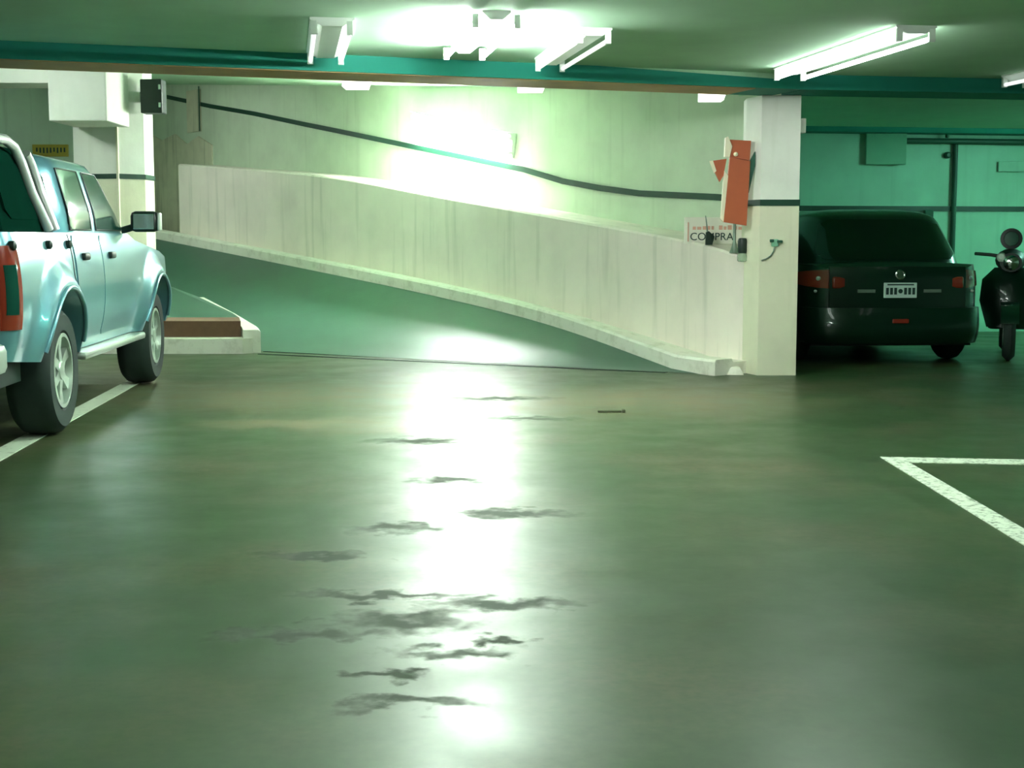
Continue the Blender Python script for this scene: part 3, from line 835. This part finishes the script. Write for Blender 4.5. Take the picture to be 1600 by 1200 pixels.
# tailgate, bumper, plate, bed rail
m = MB(); m.box((-.075, -.70, .62), (-.03, .70, 1.14), .02); tg = m.build('tailgate', 'silver', tr, smooth=40)
m = MB(); m.box((-.085, -.14, .95), (-.07, .14, 1.02), .008); m.build('tailgate_handle', 'black', tg)
m = MB(); m.box((-.22, -.84, .44), (-.01, .84, .60), .04); bp = m.build('rear_bumper', 'alloy', tr, smooth=40)
m = MB(); m.box((-.225, -.22, .47), (-.218, .22, .58)); m.build('number_plate', 'plate', bp)
m = MB(); m.box((4.50, -.80, .40), (4.74, .80, .62), .06); m.build('front_bumper', 'silver', tr, smooth=40)
m = MB(); m.box((4.60, -.46, .66), (4.68, .46, .84), .02); gr = m.build('grille', 'black', tr)
for zz in (.70, .75, .80):
    m = MB(); m.box((4.675, -.45, zz - .012), (4.695, .45, zz + .012), .004); m.build('grille_bar', 'chrome', gr)

# ---- dark parked car, seen from behind
CX, CY = 3.44, 12.62
cr = empty('parked_car', (CX, CY, 0), R(94.0))
tag(cr, 'very dark green hatchback parked tail out beside the cream column', 'car')
P2 = dict(W=.835, rc=.34, u0=0.0, u1=3.95, axles=(.66, 3.12), arch=.335, zax=.30, zmid=.60, flare=.02, tum=.045, tuck=.07, crown=.03, bow=.07, zfloor=.17,
          sill=[(0, .25), (.3, .22), (3.6, .22), (3.95, .25)],
          belt=[(0, .86), (.12, .90), (.5, .90), (2.9, .90), (3.2, .86), (3.7, .74), (3.95, .60)],
          floor_spans=[(.1, .30), (1.02, 2.76), (3.5, 3.7)])
S2, lo2, hi2 = vehicle_body(cr, P2, 'darkpaint')
GP2 = dict(levels=[(.89, .14, 3.18, .775), (1.0, .22, 3.0, .755), (1.28, .48, 2.35, .655), (1.34, .56, 2.2, .62)], n=5.5, roof_crown=.075)
GS2, GE2, gat2 = greenhouse(cr, GP2, 'darkpaint')
end_glass(cr, 'rear_window', GE2, gat2, False, .95, 1.31, .86, 'glass_dark', corner=.07)
end_glass(cr, 'windscreen', GE2, gat2, True, .96, 1.30, .88, 'glass_dark')
for sgn in (1, -1):
    for (a, b, wa, wb) in ((1.0, 1.78, .82, 1.74), (1.79, 2.72, 1.80, 2.62)):
        dm = side_patch(S2, a, b, lambda u: max(.30, lo2(u) + .012), lambda u: .885, .005, sgn, 18, 8, .02, .03)
        dd = dm.build('door', 'darkpaint', cr, smooth=40)
        tp = lambda u: min(1.285, interp([(.70, 1.12), (1.0, 1.285), (2.25, 1.285), (2.62, 1.12), (2.9, .99)], u))
        wm = side_patch(GS2, wa, wb, lambda u: .925, tp, .004, sgn, 14, 6, .012, .02); wm.build('window', 'glass', dd, smooth=40)
        hm = MB(); y = -sgn * (S2(a + .14, .78) + .01); hm.box((a + .08, y - .014, .765), (a + .22, y + .014, .795), .01); hm.build('door_handle', 'darkpaint', dd, smooth=40)
    # tail lamp, following the rounded corner
    tl = side_patch(S2, 0.012, .30, lambda u: lerp(.69, .73, u / .3), lambda u: lerp(.86, .83, u / .3), .012, sgn, 14, 6, .03)
    t_ = tl.build('tail_light', 'red_lens', cr, smooth=50)
    m = MB()
    for (u, z, s_) in ((.05, .78, .02), (.06, .665, .014)):
        y = -sgn * (S2(u, z) + .02); m.lathe([(s_, -.01), (s_, .006), (s_ * .4, .014)], (u, y, z), (-.7, -sgn * .7, 0), 10)
    m.build('clear_lens', 'clear_lens', t_, smooth=50)  # small pale discs stand for the highlights on the tail lamp
    m = MB(); y0 = sorted((-sgn * .42, -sgn * .60)); m.box((-.055, y0[0], .69), (.02, y0[1], .80), .02); tb = m.build('lamp_inner', 'red_lens', t_, smooth=50)
    m = MB(); y = -sgn * .93; m.box((2.42, y - .09, .90), (2.52, y + .09, 1.02), .03); m.build('door_mirror', 'darkpaint', cr, smooth=50)
    for ua in P2['axles']: wheel(cr, ua, .735, .295, .295, .19, sgn, .19, 7, 'alloy')
# boot lid, plate, badge, bumper, reflector
m = MB(); G = []
for j in range(7):
    z = lerp(.52, .885, j / 6); G.append([(-.075 * (1 - (k / 8 * .66 / .80) ** 2) - .012 + (.02 if j == 6 else 0), .62 * k / 8, z) for k in range(-8, 9)])
m.grid(G); H = [[(x + .03, y, z) for x, y, z in r] for r in G]; m.grid(H, True)
m.grid([G[0], H[0]]); m.grid([G[-1], H[-1]]); m.grid([[r[0] for r in G], [r[0] for r in H]]); m.grid([[r[-1] for r in G], [r[-1] for r in H]])
bl = m.build('boot_lid', 'darkpaint', cr, smooth=40)
m = MB(); m.box((-.108, -.15, .61), (-.095, .15, .745), .004); pl_ = m.build('number_plate', 'plate', bl); pl_['label'] = 'pale number plate'
for k in (-3, -2, -1, 1, 2, 3):
    m = MB(); m.box((-.112, k * .037 - .012 + (-.008 if k < 0 else .008), .64), (-.1075, k * .037 + .012 + (-.008 if k < 0 else .008), .70)); m.build('plate_mark', 'ink', pl_)
m = MB(); m.lathe([(.02, 0), (.02, .004)], (-.1075, 0, .67), (-1, 0, 0), 12); m.build('plate_mark', 'ink', pl_)
m = MB(); m.box((-.1115, -.12, .722), (-.1075, .12, .734)); m.build('plate_strip', 'ink', pl_)
m = MB(); m.lathe([(.045, 0), (.045, .012), (.036, .016), (.036, .006)], (-.085, .0, .815), (-1, 0, 0.1), 20); m.build('badge', 'chrome', bl, smooth=40)
for y in (-.30, .30):
    m = MB(); m.box((-.09, y - .08, .655), (-.075, y + .08, .685), .004); m.build('boot_lettering', 'grey_metal', bl)
m = MB(); G = []
for j in range(9):
    z = lerp(.20, .52, j / 8); bul = .05 * math.sin(math.pi * (j / 8) ** .8)
    row = []
    for k in range(-12, 13):
        t = k / 12; row.append((-.085 - bul + .34 * abs(t) ** 4.0, (.80 + .02 * j / 8) * math.sin(t * math.pi / 2), z))
    G.append(row)
m.grid(G); H = [[(x + .05, y * .97, z) for x, y, z in r] for r in G]; m.grid(H, True)
m.grid([G[0], H[0]]); m.grid([G[-1], H[-1]]); m.grid([[r[0] for r in G], [r[0] for r in H]]); m.grid([[r[-1] for r in G], [r[-1] for r in H]])
bp = m.build('rear_bumper', 'darkpaint', cr, smooth=40)
m = MB(); m.box((-.145, -.075, .385), (-.125, .075, .425), .008); rf = m.build('reflector', 'red_lens', bp); rf['label'] = 'small red fog lamp'

# ---- motor scooter at the far right
sc = empty('motor_scooter', (4.815, 13.67, 0), R(-108))
tag(sc, 'dark motor scooter with a round mirror and gleaming lamp beside the parked car', 'scooter')
def SP(n, fn, m_, par=None, sm=40):
    b = MB(); fn(b); return b.build(n, m_, par or sc, smooth=sm)
wt = wheel(sc, .62, .0, .26, .26, .11, 1, .14, 5, 'alloy'); wheel(sc, -.62, .0, .26, .26, .12, 1, .14, 5, 'alloy')
SP('front_mudguard', lambda b: b.grid([[(.62 + .29 * math.cos(t), y, .26 + .29 * math.sin(t)) for y in (-.08, -.05, .05, .08)] for t in [R(20 + 14 * i) for i in range(11)]]), 'darkpaint')
SP('front_shield', lambda b: b.loft([[(x, y * w, z) for x, y in ((.40 + s_, -1), (.47 + s_, -.6), (.50 + s_, 0), (.47 + s_, .6), (.40 + s_, 1), (.36 + s_, 0))] for (z, w, s_) in ((.30, .20, -.02), (.55, .27, .0), (.75, .25, -.06), (.86, .14, -.12))]), 'darkpaint')
SP('footboard', lambda b: b.box((-.25, -.19, .28), (.40, .19, .36), .03), 'black')
SP('rear_body', lambda b: b.loft([[(x, w * math.cos(t), zc + h * math.sin(t)) for t in [2 * math.pi * k / 16 for k in range(16)]] for (x, w, zc, h) in ((-.95, .08, .66, .06), (-.75, .19, .58, .16), (-.45, .21, .52, .20), (-.18, .16, .48, .18))]), 'darkpaint')
SP('seat', lambda b: b.box((-.90, -.15, .70), (-.15, .15, .80), .05), 'seat')
SP('steering_column', lambda b: b.tube([(.58, 0, .28), (.40, 0, .70), (.33, 0, .95)], [.035, .03, .03]), 'black')
SP('handlebar', lambda b: b.tube([(.22, -.32, .99), (.30, -.18, .98), (.34, 0, .95), (.30, .18, .98), (.22, .32, .99)], .017), 'black')
hl = SP('head_cowl', lambda b: b.loft([[(x, w * math.cos(t), zc + h * math.sin(t)) for t in [2 * math.pi * k / 16 for k in range(16)]] for (x, w, zc, h) in ((.24, .10, .95, .08), (.34, .14, .93, .11), (.44, .10, .91, .09))]), 'black')
SP('head_light', lambda b: b.lathe([(.075, 0), (.07, .03), (.04, .05), (.005, .055)], (.43, 0, .91), (1, 0, -.05), 20), 'chrome', hl)
SP('highlight_lens', lambda b: b.lathe([(.045, -.02), (.045, 0), (.025, .025)], (.43, -.085, .96), (1, -.1, .25), 14), 'clear_lens')  # pale lens added to stand for a bright highlight by the headlamp
mr_ = SP('mirror', lambda b: (b.lathe([(.08, -.012), (.10, 0), (.10, .018), (.07, .022), (.07, .01)], (.30, 0, 1.13), (1, 0, .1), 22), b.tube([(.30, 0, .97), (.30, 0, 1.08)], .014)), 'black')
SP('mirror_back', lambda b: b.lathe([(.072, .0), (.065, .016), (.02, .022)], (.302, 0, 1.13), (1, 0, .1), 20), 'conduit', mr_)
# ------------------------------------------------------------------ floor markings and bits
def strip(name, a, b, w, m, label, cat='floor marking', z=0.004):
    a = Vector(a); b = Vector(b); d = (b - a).normalized(); n_ = Vector((-d.y, d.x)) * w / 2
    k = MB(); k.prism([tuple(a - n_), tuple(b - n_), tuple(b + n_), tuple(a + n_)], 0.0, z)
    return tag(k.build(name, m), label, cat)
strip('parking_line', (-2.50, 4.6), (-3.06, 11.75), 0.13, 'line_clean', 'straight white parking line running under the pickup wheels')
k = MB(); k.add([(1.90, 2.6, 0), (2.01, 2.6, 0), (2.03, 7.12, 0), (6.2, 6.62, 0), (6.2, 6.74, 0), (1.93, 7.30, 0)] + [(1.90, 2.6, .004), (2.01, 2.6, .004), (2.03, 7.12, .004), (6.2, 6.62, .004), (6.2, 6.74, .004), (1.93, 7.30, .004)],
                [(0, 5, 2, 1), (5, 4, 3, 2), (6, 7, 8, 11), (8, 9, 10, 11), (0, 1, 7, 6), (1, 2, 8, 7), (2, 3, 9, 8), (3, 4, 10, 9), (4, 5, 11, 10), (5, 0, 6, 11)])
tag(k.build('parking_line', 'line'), 'worn white parking bay corner line on the open floor', 'floor marking')
k = MB(); k.box((.565, 9.19, 0), (.72, 9.23, .014), .004); k.box((.725, 9.18, 0), (.745, 9.24, .02), .004)
tag(k.build('metal_scrap', 'scrap'), 'small dark metal strip lying on the floor', 'scrap')

# ------------------------------------------------------------------ things around the cream column
def zled(y): return interp([(p[1], p[3]) for p in PWs], y)
# red folded sign box on a slim post
PX, PY = 1.905, 12.12
rb_ = empty('sign_post', (PX, PY, zled(PY)))
k = MB(); k.tube([(0, 0, 0), (0, 0, .03), (0, 0, .10), (0, 0, .46)], [.045, .03, .013, .013], 10); k.build('post', 'grey_metal', rb_, smooth=50)
k = MB(); k.box((-.04, -.31, .40), (-.01, .012, .44)); k.build('arm', 'grey_metal', rb_)
zb = .26
def plate(pts, y0, y1):
    n = len(pts); k = MB()
    k.add([(x, y0, z) for x, z in pts] + [(x, y1, z) for x, z in pts], [tuple(range(n)), tuple(range(2 * n - 1, n - 1, -1))] + [(i, (i + 1) % n, n + (i + 1) % n, n + i) for i in range(n)])
    return k
YF, YB = -.37, -.31
body = plate([(-.150, zb), (.040, zb - .03), (.062, zb + .50), (-.105, zb + .53)], YF, YB).build('sign_body', 'red_box', rb_)
plate([(-.172, zb + .02), (-.150, zb), (-.118, zb + .38), (-.150, zb + .42)], YF + .005, YB).build('lit_edge', 'pale_edge', body)  # light along the left edge, painted as a pale strip
upper = plate([(-.108, zb + .532), (.058, zb + .505), (.066, zb + .665), (-.108, zb + .675)], YF + .005, YB).build('sign_top', 'red_box', rb_)
plate([(-.150, zb + .535), (-.110, zb + .532), (-.090, zb + .62), (-.125, zb + .70), (-.145, zb + .69)], YF - .01, YB).build('lit_flap', 'pale_edge', upper)  # lit upper edge painted as a pale piece
wg = plate([(-.130, zb + .52), (-.265, zb + .50), (-.225, zb + .41), (-.185, zb + .33), (-.155, zb + .38)], YF + .02, YB).build('side_wing', 'red_box', rb_)
plate([(-.275, zb + .50), (-.245, zb + .505), (-.215, zb + .42), (-.235, zb + .40)], YF + .01, YF + .02).build('lit_edge', 'pale_edge', wg)  # lit rim of the wing, painted pale
plate([(.062, zb + .50), (.105, zb + .58), (.105, zb + .46), (.058, zb + .24)], YF + .02, YB).build('back_wing', 'conduit', rb_)
k = MB(); k.lathe([(.018, 0), (.018, .012), (.006, .02)], (-.06, YF, zb + .555), (0, -1, 0), 12); k.build('fixing_bolt', 'pale_edge', body)
tag(rb_, 'orange red folded metal sign box with side wings on a slim post by the column', 'sign')

# white notice board leaning behind it on the ledge
sb = empty('notice_board', (1.80, 12.62, zled(12.62)))
k = MB(); k.box((-.265, 0, -.02), (.27, .018, .215), .004); bd = k.build('board', 'sign', sb)
k = MB(); k.box((-.235, -.004, .0), (-.225, 0.0, .17)); k.build('border_line', 'red_ink', bd)
x = -.19
while x < .22:
    w_ = random.uniform(.02, .045); h_ = random.uniform(.025, .04)
    if not (-.01 < x < .02):
        k = MB(); k.box((x, -.004, .105), (x + w_, 0, .105 + h_)); k.build('faded_red_print', 'red_ink', bd)
    x += w_ + .012
fc = bpy.data.curves.new('notice_text', 'FONT'); fc.body = 'COMPRA'; fc.size = .095; fc.extrude = .002
to = bpy.data.objects.new('notice_text_source', fc); C.objects.link(to)
bpy.context.view_layer.update()
me = bpy.data.meshes.new_from_object(to.evaluated_get(bpy.context.evaluated_depsgraph_get()))
bpy.data.objects.remove(to)
me.materials.clear(); me.materials.append(M['ink'])
tx = bpy.data.objects.new('dark_lettering', me); C.objects.link(tx); tx.parent = bd
tx.rotation_euler = (R(90), 0, 0); tx.location = (-.215, -.004, .012)
tag(sb, 'white notice board with faded red print and dark lettering on the parapet ledge', 'sign')

# small black device with thin aerial
hx, hy = 1.735, 12.30
dv = empty('handheld_device', (hx - .005, hy + .15, zled(hy + .15)))
k = MB(); k.add([(-.03, -.02, 0), (.03, -.02, 0), (.03, .02, 0), (-.03, .02, 0), (-.025, -.015, .11), (.0, -.015, .12), (.0, .015, .12), (-.025, .015, .11), (.05, -.01, .075), (.05, .01, .075)],
                [(3, 2, 1, 0), (0, 1, 8, 5, 4), (7, 6, 9, 2, 3), (4, 5, 6, 7), (5, 8, 9, 6), (1, 2, 9, 8), (0, 4, 7, 3)]); k.build('case', 'black', dv)
k = MB(); k.tube([(-.012, 0, .11), (-.018, 0, .17), (-.03, 0, .255)], [.008, .006, .004], 8); k.build('aerial', 'grey_metal', dv)
tag(dv, 'small black device with a thin aerial in front of the notice board', 'device')

# dark bottle with a clear foot at the end of the ledge
jr = empty('lantern', (1.945, 11.93, .94))
k = MB(); k.lathe([(.034, .0), (.045, .01), (.047, .05), (.036, .075)], (0, 0, 0), (0, 0, 1), 16); k.build('glass_bowl', 'jar', jr, smooth=40)
k = MB(); k.lathe([(.036, .07), (.042, .09), (.043, .175), (.036, .195), (.02, .20)], (0, 0, 0), (0, 0, 1), 16); k.build('dark_cap', 'black', jr, smooth=40)
tag(jr, 'small dark capped lantern with a glass bowl at the column foot of the ledge', 'lantern')

# socket and cord on the column's front
sk = empty('wall_socket', (2.17, 11.688, 1.10))
k = MB(); k.box((-.03, -.02, -.03), (.03, 0.0, .03), .008); k.build('plate', 'panel', sk)
k = MB(); k.box((-.045, -.035, .005), (-.012, -.006, .03), .006); k.box((.015, -.035, .0), (.06, -.006, .022), .006); k.build('plug', 'conduit', sk)
k = MB(); k.tube([(-.005, -.012, -.03), (-.012, -.012, -.07), (-.035, -.012, -.105), (-.07, -.012, -.13), (-.11, -.012, -.145)], .005, 6); k.build('cord', 'grey_metal', sk)
tag(sk, 'small electric socket with a curling cord on the cream column', 'socket')

# ------------------------------------------------------------------ left column fittings
bx = empty('signal_box', (-3.66, 14.60, 2.40))
k = MB(); k.box((-.11, -.10, 0), (.11, .10, .34), .01); b0 = k.build('housing', 'black', bx)
for z in (.08, .26):
    k = MB(); k.box((.075, -.108, z - .025), (.098, -.099, z + .025), .003); k.build('lamp_glint', 'clear_lens', b0)
k = MB(); k.box((-.14, 0.0, .12), (-.10, .16, .22)); k.build('bracket', 'grey_metal', b0)
tag(bx, 'dark green signal box hung on the side of the left column', 'box')
ys = empty('wall_sign', (-7.35, 22.69, 2.42))
k = MB(); k.box((-.28, -.03, 0), (.29, 0, .19), .004); b0 = k.build('board', 'yellow', ys)
for i in range(9):
    k = MB(); k.box((-.22 + i * .055, -.034, .05 + random.uniform(0, .03)), (-.195 + i * .055, -.03, .14)); k.build('dark_mark', 'ink', b0)
tag(ys, 'faded yellow sign with dark marks on the grey wall above the pickup', 'sign')
# beige panel and thin lines on the ramp wall
q = wall_pt(-0.222)
pn = empty('wall_panel', (q[0], q[1], 2.72)); pn.rotation_euler = (0, 0, math.atan2(ND.y, ND.x) - R(90))
k = MB(); k.box((-.22, -.03, 0), (.22, 0.0, .62), .004); k.build('cover', 'patch', pn)
k = MB(); k.box((.20, -.036, .0), (.225, -.028, .66)); k.build('edge_strip', 'conduit', pn)
tag(pn, 'beige panel with a dark edge strip on the ramp wall by the signal box', 'panel')

# ------------------------------------------------------------------ fittings on the teal bay wall
def WY(x): return 16.60 + (x - 2.42) * 0.1588
def pipe(name, pts, r, label, m='conduit'):
    k = MB(); k.tube(pts, r, 8); return tag(k.build(name, m, smooth=50), label, 'pipe')
pipe('pipe', [(5.30, WY(5.30) - .03, .02), (5.30, WY(5.30) - .03, 2.27)], .032, 'dark vertical conduit down the teal bay wall')
pipe('pipe', [(4.66, WY(4.66) - .09, 2.28), (6.0, WY(6.0) - .09, 2.28), (9.2, WY(9.2) - .09, 2.28)], .034, 'dark horizontal conduit high on the teal bay wall')
pipe('pipe', [(5.17, WY(5.17) - .09, 2.32), (5.17, WY(5.17) - .09, 2.42)], .022, 'short conduit rising to the ceiling from the horizontal conduit')
k = MB(); x = 4.98; k.box((x - .05, WY(x) - .09, 1.20), (x + .05, WY(x), 1.47), .008)
tag(k.build('cable_box', 'conduit'), 'dark cable box below the band on the bay wall, above the car roof', 'box')
k = MB(); x = 4.42; k.box((x - .24, WY(x) - .10, 2.0), (x + .24, WY(x) - .01, 2.42), .008)
kp = tag(k.build('wall_cabinet', 'panel'), 'square pale cabinet high on the teal bay wall', 'cabinet')
k = MB(); x = 5.20; k.lathe([(.04, 0), (.04, .04), (.02, .06)], (x, WY(x), 2.12), (.16, -.99, 0), 14)
tag(k.build('alarm_bell', 'conduit', smooth=40), 'small round dark alarm bell beside the vertical conduit', 'bell')
k = MB(); x = 5.95; k.box((x - .10, WY(x) - .05, 1.93), (x + .22, WY(x), 2.05), .006)
tag(k.build('wall_plate', 'wall_stall'), 'small plate on the bay wall beyond the vertical conduit', 'plate')
